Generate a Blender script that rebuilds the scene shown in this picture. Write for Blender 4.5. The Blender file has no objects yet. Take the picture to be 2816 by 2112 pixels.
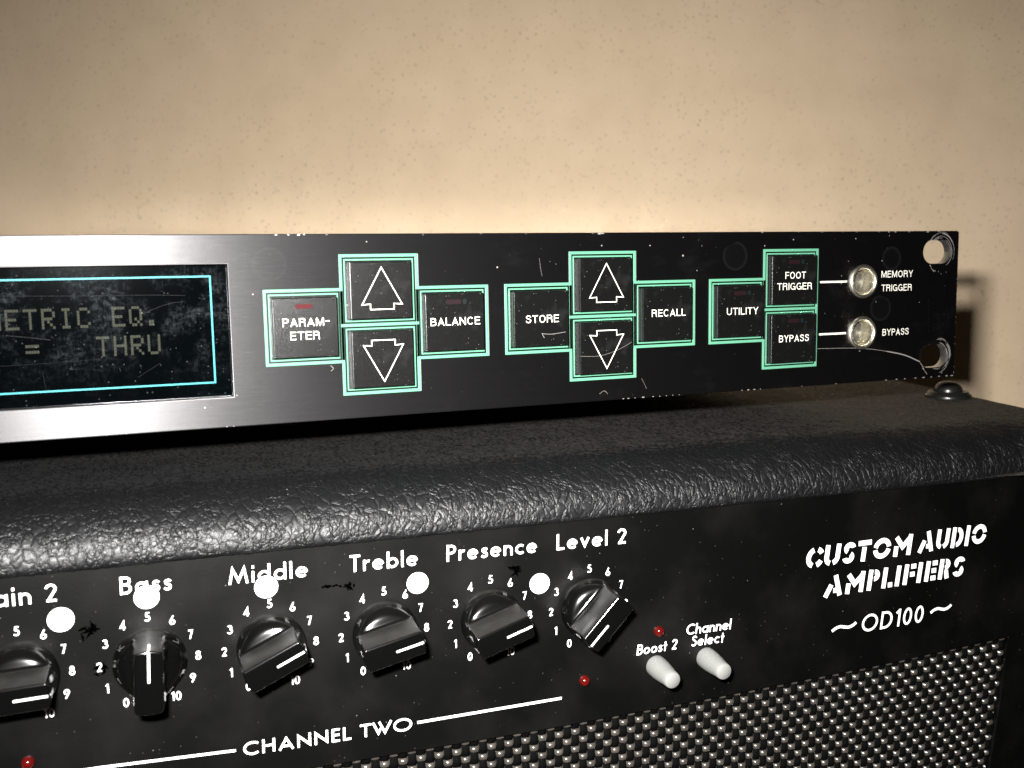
import bpy, bmesh, math, random
from mathutils import Matrix, Vector
random.seed(7)
C = bpy.context.scene.collection
S = bpy.context.scene
MM = 0.001
PI = math.pi

# ------------------------------------------------------------------ camera, world, flash, exposure
cam_right = Vector((0.9337894, -0.35743312, -0.01670096))
cam_up = Vector((0.05803161, 0.10522066, 0.99275422))
cam_fwd = Vector((0.35308595, 0.92799255, -0.11899636))
CAM = Vector((-233.31608, -233.51477, 13.97803)) * MM
cd = bpy.data.cameras.new('camera'); co = bpy.data.objects.new('camera', cd); C.objects.link(co)
rot = Matrix((cam_right, cam_up, -cam_fwd)).transposed()
co.matrix_world = Matrix.Translation(CAM) @ rot.to_4x4()
cd.sensor_width = 36; cd.lens = 36 * 2732.2 / 2816
cd.clip_start = 0.01; cd.clip_end = 20
cd.dof.use_dof = True; cd.dof.focus_distance = 0.262; cd.dof.aperture_fstop = 26
S.camera = co

W = bpy.data.worlds.new('World'); S.world = W; W.use_nodes = True
bg = W.node_tree.nodes['Background']
bg.inputs[0].default_value = (1.0, 0.78, 0.55, 1); bg.inputs[1].default_value = 0.012

fl = bpy.data.lights.new('camera_flash', 'AREA'); fl.shape = 'RECTANGLE'; fl.size = 0.017; fl.size_y = 0.009
fl.energy = 1.95; fl.color = (1.0, 0.985, 0.96); fl.spread = math.radians(112)
flo = bpy.data.objects.new('camera_flash', fl); C.objects.link(flo)
fl_dir = (cam_fwd + cam_up * -0.28 + cam_right * 0.08).normalized()
fz = -fl_dir; fx = cam_up.cross(fz).normalized(); fy = fz.cross(fx)
flo.matrix_world = Matrix.Translation(CAM + Vector((-21, 0.0, 27)) * MM + cam_fwd * 0.004) @ Matrix((fx, fy, fz)).transposed().to_4x4()

S.view_settings.view_transform = 'Standard'; S.view_settings.look = 'None'
S.view_settings.exposure = 0; S.view_settings.gamma = 1
S.cycles.use_denoising = True
S.cycles.max_bounces = 8; S.cycles.diffuse_bounces = 4; S.cycles.glossy_bounces = 4
S.cycles.transparent_max_bounces = 12
S.cycles.sample_clamp_indirect = 0.0
S.cycles.use_guiding = True; S.cycles.use_surface_guiding = True; S.cycles.guiding_training_samples = 128
S.cycles.blur_glossy = 0.03

# ------------------------------------------------------------------ material helpers
class NT:
    def __init__(s, name):
        s.m = bpy.data.materials.new(name); s.m.use_nodes = True
        s.t = s.m.node_tree; s.b = s.t.nodes['Principled BSDF']; s.out = s.t.nodes['Material Output']
    def n(s, typ, **kw):
        n = s.t.nodes.new(typ)
        for k, v in kw.items():
            if k.startswith('_'): n.inputs[k[1:].replace('_', ' ')].default_value = v
            else: setattr(n, k, v)
        return n
    def l(s, a, b): s.t.links.new(a, b)
    def set(s, **kw):
        for k, v in kw.items():
            s.b.inputs[k.replace('_', ' ')].default_value = v
    def math(s, op, a, b=None, clamp=False):
        n = s.n('ShaderNodeMath', operation=op, use_clamp=clamp)
        for i, v in enumerate((a, b)):
            if v is None: continue
            if isinstance(v, (int, float)): n.inputs[i].default_value = v
            else: s.l(v, n.inputs[i])
        return n.outputs[0]
    def ramp(s, x, stops, interp='LINEAR'):
        r = s.n('ShaderNodeValToRGB'); r.color_ramp.interpolation = interp
        e = r.color_ramp.elements
        while len(e) > 1: e.remove(e[-1])
        for i, (p, c) in enumerate(stops):
            q = e[0] if i == 0 else e.new(p)
            q.position = p; q.color = c if len(c) == 4 else (*c, 1)
        s.l(x, r.inputs[0]); return r.outputs[0]
    def mix(s, f, a, b):
        n = s.n('ShaderNodeMix', data_type='RGBA')
        for i, v in ((0, f), (6, a), (7, b)):
            if isinstance(v, (int, float)): n.inputs[i].default_value = v
            elif isinstance(v, tuple): n.inputs[i].default_value = v if len(v) == 4 else (*v, 1)
            else: s.l(v, n.inputs[i])
        return n.outputs[2]
    def obj(s): return s.n('ShaderNodeTexCoord').outputs['Object']
    def scale(s, vec, sc):
        n = s.n('ShaderNodeMapping'); n.inputs['Scale'].default_value = sc; s.l(vec, n.inputs[0]); return n.outputs[0]
    def noise(s, vec, scale, detail=3, rough=.55):
        n = s.n('ShaderNodeTexNoise'); n.inputs['Scale'].default_value = scale
        n.inputs['Detail'].default_value = detail; n.inputs['Roughness'].default_value = rough
        s.l(vec, n.inputs['Vector']); return n.outputs[0]
    def vor(s, vec, scale, feature='F1', rnd=1.0):
        n = s.n('ShaderNodeTexVoronoi', feature=feature); n.inputs['Scale'].default_value = scale
        n.inputs['Randomness'].default_value = rnd; s.l(vec, n.inputs['Vector']); return n
    def bump(s, h, dist, strength=1.0, normal=None):
        n = s.n('ShaderNodeBump'); n.inputs['Distance'].default_value = dist; n.inputs['Strength'].default_value = strength
        s.l(h, n.inputs['Height'])
        if normal is not None: s.l(normal, n.inputs['Normal'])
        return n.outputs[0]

def simple(name, col, rough=.5, metal=0.0, spec=.5, coat=0):
    k = NT(name); k.set(Base_Color=(*col, 1), Roughness=rough, Metallic=metal, Specular_IOR_Level=spec, Coat_Weight=coat)
    return k.m

def dust_specks(k, v, scale, size, rare):
    """small pale specks of dust / nicks, 0..1"""
    vo = k.vor(v, scale)
    d = k.math('LESS_THAN', vo.outputs['Distance'], size)
    sep = k.n('ShaderNodeSeparateColor'); k.l(vo.outputs['Color'], sep.inputs[0])
    r = k.math('GREATER_THAN', sep.outputs[0], rare)
    return k.math('MULTIPLY', d, r)

def mat_wall():
    k = NT('plaster'); v = k.obj()
    big = k.noise(v, 7, 4); mid = k.noise(v, 40, 4)
    warp = k.n('ShaderNodeVectorMath', operation='MULTIPLY_ADD')
    nz = k.n('ShaderNodeTexNoise'); nz.inputs['Scale'].default_value = 160; nz.inputs['Detail'].default_value = 2; k.l(v, nz.inputs['Vector'])
    k.l(nz.outputs['Color'], warp.inputs[0]); warp.inputs[1].default_value = (.004, .004, .004); k.l(v, warp.inputs[2])
    vw = warp.outputs[0]
    def pits(scale, r, rare):
        vo = k.vor(vw, scale)
        sep = k.n('ShaderNodeSeparateColor'); k.l(vo.outputs['Color'], sep.inputs[0])
        rad = k.math('MULTIPLY', sep.outputs[1], r)
        m = k.n('ShaderNodeMapRange', interpolation_type='SMOOTHSTEP'); k.l(vo.outputs['Distance'], m.inputs[0])
        k.l(rad, m.inputs[2]); m.inputs[1].default_value = 0.0; m.inputs[3].default_value = 1; m.inputs[4].default_value = 0
        return k.math('MULTIPLY', m.outputs[0], k.math('GREATER_THAN', sep.outputs[0], rare))
    clump = k.ramp(k.noise(v, 13, 3), [(.36, (.30,)*3), (.60, (1,)*3)])
    a = k.math('MULTIPLY', pits(240, .42, .50), clump)
    b = k.math('MULTIPLY', pits(470, .50, .50), clump)
    base = k.ramp(k.math('ADD', k.math('MULTIPLY', big, .6), k.math('MULTIPLY', mid, .4)),
                  [(.36, (.70, .535, .36)), (.5, (.75, .58, .395)), (.64, (.80, .62, .43))])
    c1 = k.mix(k.math('MULTIPLY', a, .70), base, (.25, .22, .16))
    c2 = k.mix(k.math('MULTIPLY', b, .55), c1, (.25, .20, .14))
    k.l(c2, k.b.inputs['Base Color']); k.set(Roughness=.8, Specular_IOR_Level=.2)
    h = k.math('SUBTRACT', k.math('ADD', k.math('MULTIPLY', big, 3.0), k.math('MULTIPLY', mid, .25)), k.math('ADD', k.math('MULTIPLY', a, .35), k.math('MULTIPLY', b, .12)))
    k.l(k.bump(h, .0016, .55), k.b.inputs['Normal'])
    return k.m

def mat_panel():
    k = NT('black_brushed_aluminium'); v = k.obj()
    st = k.noise(k.scale(v, (25, 1, 4200)), 1, 4, .7)
    st2 = k.noise(k.scale(v, (160, 1, 2500)), 1, 3, .7)
    cloud = k.noise(v, 38, 5, .6)
    smear = k.ramp(k.noise(k.scale(v, (60, 1, 120)), 1, 5, .7), [(.56, (0,)*3), (.78, (1,)*3)])
    sp = k.math('MAXIMUM', dust_specks(k, v, 420, .075, .90), dust_specks(k, v, 190, .05, .88))
    # faint dried droplet rings
    vo = k.vor(v, 62)
    sep = k.n('ShaderNodeSeparateColor'); k.l(vo.outputs['Color'], sep.inputs[0])
    ring = k.ramp(vo.outputs['Distance'], [(0, (.12,)*3), (.19, (.15,)*3), (.232, (1,)*3), (.25, (0,)*3)])
    ring = k.math('MULTIPLY', ring, k.math('GREATER_THAN', sep.outputs[2], .82))
    base = k.mix(sp, (.0010, .0009, .0010), (.20, .19, .18))
    base = k.mix(k.math('MULTIPLY', smear, .007), base, (.30, .30, .30))
    base = k.mix(k.math('MULTIPLY', ring, .007), base, (.5, .5, .5))
    k.l(base, k.b.inputs['Base Color'])
    rr = k.math('ADD', .40, k.math('ADD', k.math('MULTIPLY', k.math('SUBTRACT', st, .5), .16), k.math('MULTIPLY', k.math('SUBTRACT', cloud, .5), .05)))
    k.l(rr, k.b.inputs['Roughness'])
    k.set(Specular_IOR_Level=.54, Anisotropic=.80, Metallic=0.0)
    k.set(Coat_Weight=.105, Coat_Roughness=.44)
    k.b.inputs['Specular Tint'].default_value = (1.0, .97, 1.0, 1)
    tg = k.n('ShaderNodeTangent', direction_type='UV_MAP'); tg.uv_map = 'UVMap'; k.l(tg.outputs[0], k.b.inputs['Tangent'])
    k.b.inputs['Anisotropic Rotation'].default_value = 0.25
    k.l(k.bump(k.math('ADD', st, k.math('MULTIPLY', st2, .5)), .000020, .8), k.b.inputs['Normal'])
    return k.m

def mat_leather():
    k = NT('black_grained_leather'); v = k.obj()
    def warped(src, sc, amt, det=2):
        w2 = k.n('ShaderNodeVectorMath', operation='MULTIPLY_ADD'); nz = k.n('ShaderNodeTexNoise'); nz.inputs['Scale'].default_value = sc; nz.inputs['Detail'].default_value = det
        k.l(v, nz.inputs['Vector']); k.l(nz.outputs['Color'], w2.inputs[0]); w2.inputs[1].default_value = (amt,) * 3; k.l(src, w2.inputs[2]); return w2.outputs[0]
    vw = k.scale(warped(warped(v, 150, .0034, 2), 700, .0008), (1.2, .82, .82))
    e1 = k.vor(vw, 400, 'DISTANCE_TO_EDGE').outputs[0]
    e2 = k.vor(vw, 850, 'DISTANCE_TO_EDGE').outputs[0]
    e3 = k.vor(vw, 1500, 'DISTANCE_TO_EDGE').outputs[0]
    p1 = k.ramp(e1, [(0, (0,)*3), (.07, (.42,)*3), (.20, (.84,)*3), (.45, (1,)*3)], 'EASE')
    p2 = k.ramp(e2, [(0, (0,)*3), (.08, (.5,)*3), (.22, (.9,)*3), (.4, (1,)*3)], 'EASE')
    p3 = k.ramp(e3, [(0, (0,)*3), (.12, (.6,)*3), (.35, (1,)*3)], 'EASE')
    m = k.ramp(k.noise(v, 210, 3), [(.42, (0,)*3), (.58, (1,)*3)])
    m3 = k.ramp(k.noise(v, 330, 2), [(.46, (0,)*3), (.60, (1,)*3)])
    fine = k.noise(v, 3000, 4, .65)
    h = k.math('ADD', k.math('MULTIPLY', p1, .62), k.math('MULTIPLY', k.math('MULTIPLY', p2, .50), m))
    h = k.math('ADD', h, k.math('MULTIPLY', k.math('MULTIPLY', p3, .10), m3))
    h = k.math('ADD', h, k.math('ADD', k.math('MULTIPLY', fine, .045), k.math('MULTIPLY', k.noise(v, 300, 3), .25)))
    geo = k.n('ShaderNodeNewGeometry'); sx = k.n('ShaderNodeSeparateXYZ'); k.l(geo.outputs['True Normal'], sx.inputs[0])
    up = k.ramp(sx.outputs[2], [(.965, (0,)*3), (1.0, (1,)*3)])
    dn = k.ramp(k.noise(v, 900, 4, .7), [(.35, (.15,)*3), (.75, (1,)*3)])
    sx2 = k.n('ShaderNodeSeparateXYZ'); k.l(v, sx2.inputs[0])
    patch = k.ramp(k.math('ADD', k.math('ADD', k.math('MULTIPLY', sx2.outputs[0], 4.0), k.math('MULTIPLY', sx2.outputs[1], 6.0)), k.math('MULTIPLY', k.noise(v, 30, 4), .4)), [(.35, (.04,)*3), (1.0, (1,)*3)])
    dust = k.math('MULTIPLY', k.math('MULTIPLY', k.math('MULTIPLY', up, patch), dn), .085)
    sp = k.math('MULTIPLY', dust_specks(k, v, 420, .06, .90), .35)
    base = k.mix(dust, (.0022, .0022, .0026), (.33, .27, .20))
    base = k.mix(sp, base, (.4, .37, .33))
    k.l(base, k.b.inputs['Base Color'])
    k.l(k.math('ADD', .39, k.math('ADD', k.math('MULTIPLY', fine, .14), k.math('MULTIPLY', up, .25))), k.b.inputs['Roughness'])
    k.set(Specular_IOR_Level=.36)
    dp = k.n('ShaderNodeDisplacement'); k.l(h, dp.inputs['Height']); dp.inputs['Midlevel'].default_value = 1.0; dp.inputs['Scale'].default_value = .00023
    k.l(dp.outputs[0], k.out.inputs['Displacement']); k.m.displacement_method = 'BOTH'
    return k.m

def mat_faceplate():
    k = NT('black_powder_coat'); v = k.obj()
    f = k.noise(v, 1500, 4, .7); cl = k.noise(v, 45, 4)
    sp = k.math('MAXIMUM', k.math('MULTIPLY', dust_specks(k, v, 430, .06, .91), .28), k.math('MULTIPLY', dust_specks(k, v, 900, .10, .88), .12))
    base = k.mix(k.math('MULTIPLY', k.ramp(cl, [(.45, (0,)*3), (.75, (1,)*3)]), .012), (.0006, .0006, .0006), (.2, .19, .17))
    base = k.mix(sp, base, (.30, .28, .25)); k.l(base, k.b.inputs['Base Color'])
    k.l(k.math('ADD', .335, k.math('MULTIPLY', cl, .11)), k.b.inputs['Roughness']); k.set(Specular_IOR_Level=.27)
    k.l(k.bump(f, .00003, .7), k.b.inputs['Normal'])
    return k.m

def mat_knob(dusty):
    k = NT('knob_dusty_plastic' if dusty else 'knob_black_plastic'); v = k.obj()
    geo = k.n('ShaderNodeNewGeometry'); sx = k.n('ShaderNodeSeparateXYZ'); k.l(geo.outputs['Normal'], sx.inputs[0])
    up = k.ramp(sx.outputs[2], [(.55, (0,)*3), (.92, (1,)*3)])
    n = k.ramp(k.noise(v, 420, 4, .6), [(.30, (.55,)*3), (.72, (1,)*3)])
    sp = dust_specks(k, v, 2600, .11, .80)
    dust = k.math('MULTIPLY', k.math('MULTIPLY', up, n), .026 if dusty else .006)
    dust = k.math('ADD', dust, k.math('MULTIPLY', k.math('MULTIPLY', sp, up), .08 if dusty else .02))
    base = k.mix(dust, (.0014, .0014, .0014), (.34, .31, .26)); k.l(base, k.b.inputs['Base Color'])
    k.l(k.math('ADD', .13, k.math('MULTIPLY', k.math('MULTIPLY', up, n), .35 if dusty else .05)), k.b.inputs['Roughness'])
    k.set(Specular_IOR_Level=.5)
    return k.m

def mat_cap():
    k = NT('button_black_plastic'); v = k.obj()
    f = k.noise(v, 5200, 3, .7); sp = k.math('MULTIPLY', dust_specks(k, v, 1500, .13, .84), .35)
    sm = k.ramp(k.noise(v, 240, 4), [(.52, (0,)*3), (.75, (1,)*3)])
    base = k.mix(k.math('MULTIPLY', sm, .02), (.0028, .0028, .0028), (.3, .3, .3))
    base = k.mix(sp, base, (.35, .33, .30)); k.l(base, k.b.inputs['Base Color'])
    k.set(Roughness=.25, Specular_IOR_Level=.36)
    k.l(k.bump(f, .00004, .8), k.b.inputs['Normal'])
    return k.m

def mat_screen():
    k = NT('display_dark'); v = k.obj()
    k.set(Base_Color=(.0006, .0010, .0012, 1), Roughness=.5, Specular_IOR_Level=.0)
    return k.m

def mat_pane():
    """tinted clear cover: mostly transparent, a gloss, and a film of smears and dust"""
    k = NT('smeared_clear_cover'); v = k.obj()
    tr = k.n('ShaderNodeBsdfTransparent'); tr.inputs[0].default_value = (.86, .90, .92, 1)
    gl = k.n('ShaderNodeBsdfGlossy'); gl.inputs['Roughness'].default_value = .05
    fr = k.n('ShaderNodeFresnel'); fr.inputs[0].default_value = 1.46
    m1 = k.n('ShaderNodeMixShader'); k.l(fr.outputs[0], m1.inputs[0]); k.l(tr.outputs[0], m1.inputs[1]); k.l(gl.outputs[0], m1.inputs[2])
    a = k.ramp(k.noise(k.scale(v, (85, 1, 85)), 1, 6, .72), [(.45, (0,)*3), (.70, (1,)*3)])
    b = k.ramp(k.noise(k.scale(v, (700, 1, 900)), 1, 5, .75), [(.47, (0,)*3), (.72, (1,)*3)])
    rg = k.n('ShaderNodeMapping'); rg.inputs['Rotation'].default_value = (0, math.radians(55), 0); rg.inputs['Scale'].default_value = (2600, 1, 260); k.l(v, rg.inputs[0])
    wav = k.ramp(k.noise(rg.outputs[0], 1, 3, .6), [(.52, (0,)*3), (.7, (1,)*3)])
    sp = k.math('MAXIMUM', dust_specks(k, v, 900, .12, .84), dust_specks(k, v, 420, .075, .86))
    # smears lie in the middle of the cover, where fingers wipe it
    sx = k.n('ShaderNodeSeparateXYZ'); k.l(v, sx.inputs[0])
    zone = k.ramp(k.math('ADD', .5, k.math('MULTIPLY', sx.outputs[2], 30)), [(.20, (.08,)*3), (.42, (.6,)*3), (.70, (1,)*3), (.86, (.8,)*3), (.95, (.15,)*3)])
    film = k.math('MULTIPLY', k.math('MULTIPLY', a, zone), k.math('ADD', k.math('MULTIPLY', b, .038), k.math('ADD', k.math('MULTIPLY', wav, .014), .0012)))
    film = k.math('ADD', film, k.math('MULTIPLY', sp, .05), clamp=True)
    df = k.n('ShaderNodeBsdfDiffuse'); df.inputs[0].default_value = (.58, .64, .70, 1)
    m2 = k.n('ShaderNodeMixShader'); k.l(film, m2.inputs[0]); k.l(m1.outputs[0], m2.inputs[1]); k.l(df.outputs[0], m2.inputs[2])
    k.l(m2.outputs[0], k.out.inputs[0])
    return k.m

def mat_metal(name, col, rough, bump=0.0, sc=900):
    k = NT(name); v = k.obj(); f = k.noise(v, sc, 5, .7)
    k.set(Base_Color=(*col, 1), Metallic=1.0)
    k.l(k.math('ADD', rough * .75, k.math('MULTIPLY', f, rough * .5)), k.b.inputs['Roughness'])
    if bump: k.l(k.bump(f, bump, 1), k.b.inputs['Normal'])
    return k.m

def mat_dusty_plug():
    k = NT('dusty_jack_hollow'); v = k.obj(); f = k.noise(v, 1300, 5, .75)
    k.l(k.ramp(f, [(.3, (.020, .018, .014)), (.55, (.048, .044, .035)), (.75, (.09, .085, .07))]), k.b.inputs['Base Color'])
    k.set(Roughness=.7, Metallic=.2); k.l(k.bump(f, .0002, 1), k.b.inputs['Normal'])
    return k.m

def mat_thread():
    k = NT('silver_thread'); v = k.obj()
    f = k.noise(k.scale(v, (300, 2500, 2500)), 1, 3); g = k.noise(v, 160, 3)
    k.l(k.ramp(k.math('ADD', k.math('MULTIPLY', f, .5), k.math('MULTIPLY', g, .5)), [(.35, (.030, .026, .022)), (.65, (.066, .059, .050))]), k.b.inputs['Base Color'])
    k.set(Roughness=.27, Metallic=.25, Specular_IOR_Level=.9)
    return k.m

M = dict(wall=mat_wall(), panel=mat_panel(), leather=mat_leather(), plate=mat_faceplate(), knob=mat_knob(False), knobdust=mat_knob(True), cap=mat_cap(),
         screen=mat_screen(), pane=mat_pane(),
         alu=mat_metal('bare_aluminium', (.80, .79, .76), .34, .00004, 1500),
         steel=simple('dark_painted_lid', (.035, .034, .032), .15, 0, .20),
         nickel=mat_metal('nickel_ring', (.80, .76, .64), .33, .00006, 1400),
         blackmetal=simple('black_painted_metal', (.006, .006, .006), .28, 0, .5),
         plug=mat_dusty_plug(), thread=mat_thread(), blackthread=simple('black_thread', (.0010, .0010, .0010), .85, 0, .04),
         white=simple('white_print', (.80, .80, .80), .55), legend=simple('ivory_print', (.74, .72, .63), .55),
         sticker=simple('white_paper', (.90, .90, .90), .7), green=simple('green_plastic', (.072, .225, .14), .42, 0, .4),
         cyan=simple('cyan_print', (.035, .34, .34), .5), red=simple('red_led_lens', (.05, .002, .0015), .14, 0, .5),
         rubber=simple('black_rubber', (.012, .012, .012), .6), lever=simple('white_plastic', (.155, .157, .150), .5, 0, .35),
         smudge=simple('black_ink', (.0002, .0002, .0002), .9, 0, .0), floor=simple('dark_boards', (.06, .045, .035), .6),
         bezel=simple('satin_dark_trim', (.02, .02, .02), .25, .4, .6))
M['scratch'] = simple('scratch_and_edge_glint', (.22, .21, .195), .45, .3, .5)  # bare metal of chips and scratches, also the painted cut-out glints
M['scuff'] = simple('pale_scuff', (.010, .0105, .011), .7, 0, .2)
k = NT('lcd_segments'); k.set(Base_Color=(.020, .0165, .0025, 1), Roughness=.6, Specular_IOR_Level=.2); M['lcd'] = k.m
def lit(name, col, st):
    k = NT(name); k.set(Base_Color=(.006, .002, .002, 1), Roughness=.45, Specular_IOR_Level=.1); k.b.inputs['Emission Color'].default_value = (*col, 1); k.b.inputs['Emission Strength'].default_value = st
    return k.m
M['led_lit'] = lit('lit_red_indicator', (1, .02, .05), .24)
M['led_off'] = simple('unlit_indicator', (.008, .003, .004), .5, 0, .12)
M['led_teal'] = simple('teal_indicator', (.003, .008, .008), .5, 0, .12)

# ------------------------------------------------------------------ object helpers
def link(name, me, mats, parent=None, mw=None, smooth=False, label=None):
    o = bpy.data.objects.new(name, me); C.objects.link(o)
    for m in (mats if isinstance(mats, (list, tuple)) else [mats]): me.materials.append(m)
    if smooth:
        for p in me.polygons: p.use_smooth = True
    place(o, parent, mw)
    if label: o['label'] = label
    return o
WM = {}
def place(o, parent, mw):
    mw = mw.copy() if mw is not None else Matrix.Identity(4)
    WM[o.name] = mw
    if parent is not None:
        o.parent = parent; o.matrix_basis = WM[parent.name].inverted() @ mw
    else: o.matrix_basis = mw
def empty(name, mw, label, cat):
    o = bpy.data.objects.new(name, None); C.objects.link(o); o.empty_display_size = .02
    o['label'] = label; o['category'] = cat; place(o, None, mw); return o
def mesh(verts, faces):
    me = bpy.data.meshes.new('m'); me.from_pydata([tuple(Vector(v) * MM) for v in verts], [], faces); me.update(); return me
def from_bm(bm):
    me = bpy.data.meshes.new('m'); bmesh.ops.recalc_face_normals(bm, faces=bm.faces); bm.to_mesh(me); bm.free(); return me
def box_bm(x0, x1, y0, y1, z0, z1, bev=0, seg=2):
    bm = bmesh.new(); bmesh.ops.create_cube(bm, size=1)
    for v in bm.verts:
        v.co = Vector(((x0 + x1) / 2 + v.co.x * (x1 - x0), (y0 + y1) / 2 + v.co.y * (y1 - y0), (z0 + z1) / 2 + v.co.z * (z1 - z0))) * MM
    if bev: bmesh.ops.bevel(bm, geom=bm.edges[:], offset=bev * MM, segments=seg, affect='EDGES', profile=.5)
    return bm
def box(x0, x1, y0, y1, z0, z1, bev=0, seg=2): return from_bm(box_bm(x0, x1, y0, y1, z0, z1, bev, seg))

def plate(outer, holes, y_front, thick, bev=0.0, res=1):
    """flat plate in the x-z plane with holes; front face at y_front (towards -y)"""
    cu = bpy.data.curves.new('c', 'CURVE'); cu.dimensions = '2D'; cu.fill_mode = 'BOTH'
    for pts in [outer] + holes:
        sp = cu.splines.new('POLY'); sp.points.add(len(pts) - 1); sp.use_cyclic_u = True
        for q, (x, z) in zip(sp.points, pts): q.co = (x * MM, z * MM, 0, 1)
    cu.extrude = thick / 2 * MM - bev * MM; cu.bevel_depth = bev * MM; cu.bevel_resolution = res
    if bev: cu.offset = -bev * MM
    o = bpy.data.objects.new('c', cu); C.objects.link(o)
    dg = bpy.context.evaluated_depsgraph_get(); me = bpy.data.meshes.new_from_object(o.evaluated_get(dg))
    bpy.data.objects.remove(o)
    for v in me.vertices: v.co = Vector((v.co.x, y_front * MM + thick / 2 * MM - v.co.z, v.co.y))
    me.materials.clear()
    return me
def add_uv(me):
    if not me.uv_layers: me.uv_layers.new(name='UVMap')
    uv = me.uv_layers[0]; uv.name = 'UVMap'
    for l in me.loops:
        c = me.vertices[l.vertex_index].co; uv.data[l.index].uv = (c.x * 10, c.z * 10 + c.y * 3)
def rrect(x0, x1, z0, z1, r, n=6):
    p = []
    for cx, cz, a in ((x1 - r, z1 - r, 0), (x0 + r, z1 - r, 90), (x0 + r, z0 + r, 180), (x1 - r, z0 + r, 270)):
        for i in range(n + 1):
            t = math.radians(a + 90 * i / n); p.append((cx + r * math.cos(t), cz + r * math.sin(t)))
    return p
def circ(cx, cz, r, n=40): return [(cx + r * math.cos(2 * PI * i / n), cz + r * math.sin(2 * PI * i / n)) for i in range(n)]

def lathe(prof, n=40, axis='y'):
    """prof: list of (radius, height); height runs towards -y (out of the face) or +z"""
    vs, fs = [], []
    for r, h in prof:
        for i in range(n):
            t = 2 * PI * i / n
            vs.append((r * math.cos(t), -h, r * math.sin(t)) if axis == 'y' else (r * math.cos(t), r * math.sin(t), h))
    for j in range(len(prof) - 1):
        for i in range(n):
            fs.append((j * n + i, j * n + (i + 1) % n, (j + 1) * n + (i + 1) % n, (j + 1) * n + i))
    if prof[-1][0] > 1e-6: fs.append(tuple((len(prof) - 1) * n + i for i in range(n)))
    me = mesh(vs, fs); bm = bmesh.new(); bm.from_mesh(me); bmesh.ops.remove_doubles(bm, verts=bm.verts, dist=1e-7)
    return from_bm(bm)

# ------------------------------------------------------------------ stroke lettering (mesh ribbons in x-z, at small outward steps)
class Ink:
    def __init__(s): s.v = []; s.f = []; s.k = 0
    def stroke(s, pts, w, y=0.0, closed=False, step=0.003):
        """mitred ribbon; y is out-of-face distance (mm, towards viewer)"""
        s.k += 1; yy = -(y + (s.k % 7) * step)
        P = [Vector(p) for p in pts]; n = len(P)
        if n < 2: return
        b0 = len(s.v)
        for i in range(n):
            if closed: a, b = P[(i - 1) % n], P[(i + 1) % n]
            else: a, b = P[max(i - 1, 0)], P[min(i + 1, n - 1)]
            d1 = (P[i] - a); d2 = (b - P[i])
            if d1.length < 1e-9: d1 = d2
            if d2.length < 1e-9: d2 = d1
            d1 = d1.normalized(); d2 = d2.normalized()
            n1 = Vector((-d1.y, d1.x)); n2 = Vector((-d2.y, d2.x)); m = n1 + n2
            if m.length < .2: m = n1.copy()
            m.normalize(); sc = 1 / max(m.dot(n1), .32)
            ww = w[i] if isinstance(w, (list, tuple)) else w
            o = m * (ww / 2 * sc)
            for q in (P[i] + o, P[i] - o): s.v.append((q.x, yy, q.y))
        rng = n if closed else n - 1
        for i in range(rng):
            a = b0 + 2 * i; c = b0 + 2 * ((i + 1) % n)
            s.f.append((a, a + 1, c + 1, c))
    def disc(s, cx, cz, r, y=0, n=36):
        b = len(s.v)
        for x, z in circ(cx, cz, r, n): s.v.append((x, -y, z))
        s.f.append(tuple(range(b, b + n)))
    def poly(s, pts, y=0):
        b = len(s.v); s.v += [(x, -y, z) for x, z in pts]; s.f.append(tuple(range(b, b + len(pts))))
    def mesh(s):
        me = mesh(s.v, s.f); bm = bmesh.new(); bm.from_mesh(me)
        for f in bm.faces:
            f.normal_update()
            if f.normal.y > 0: f.normal_flip()
        bm.to_mesh(me); bm.free(); return me

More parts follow.
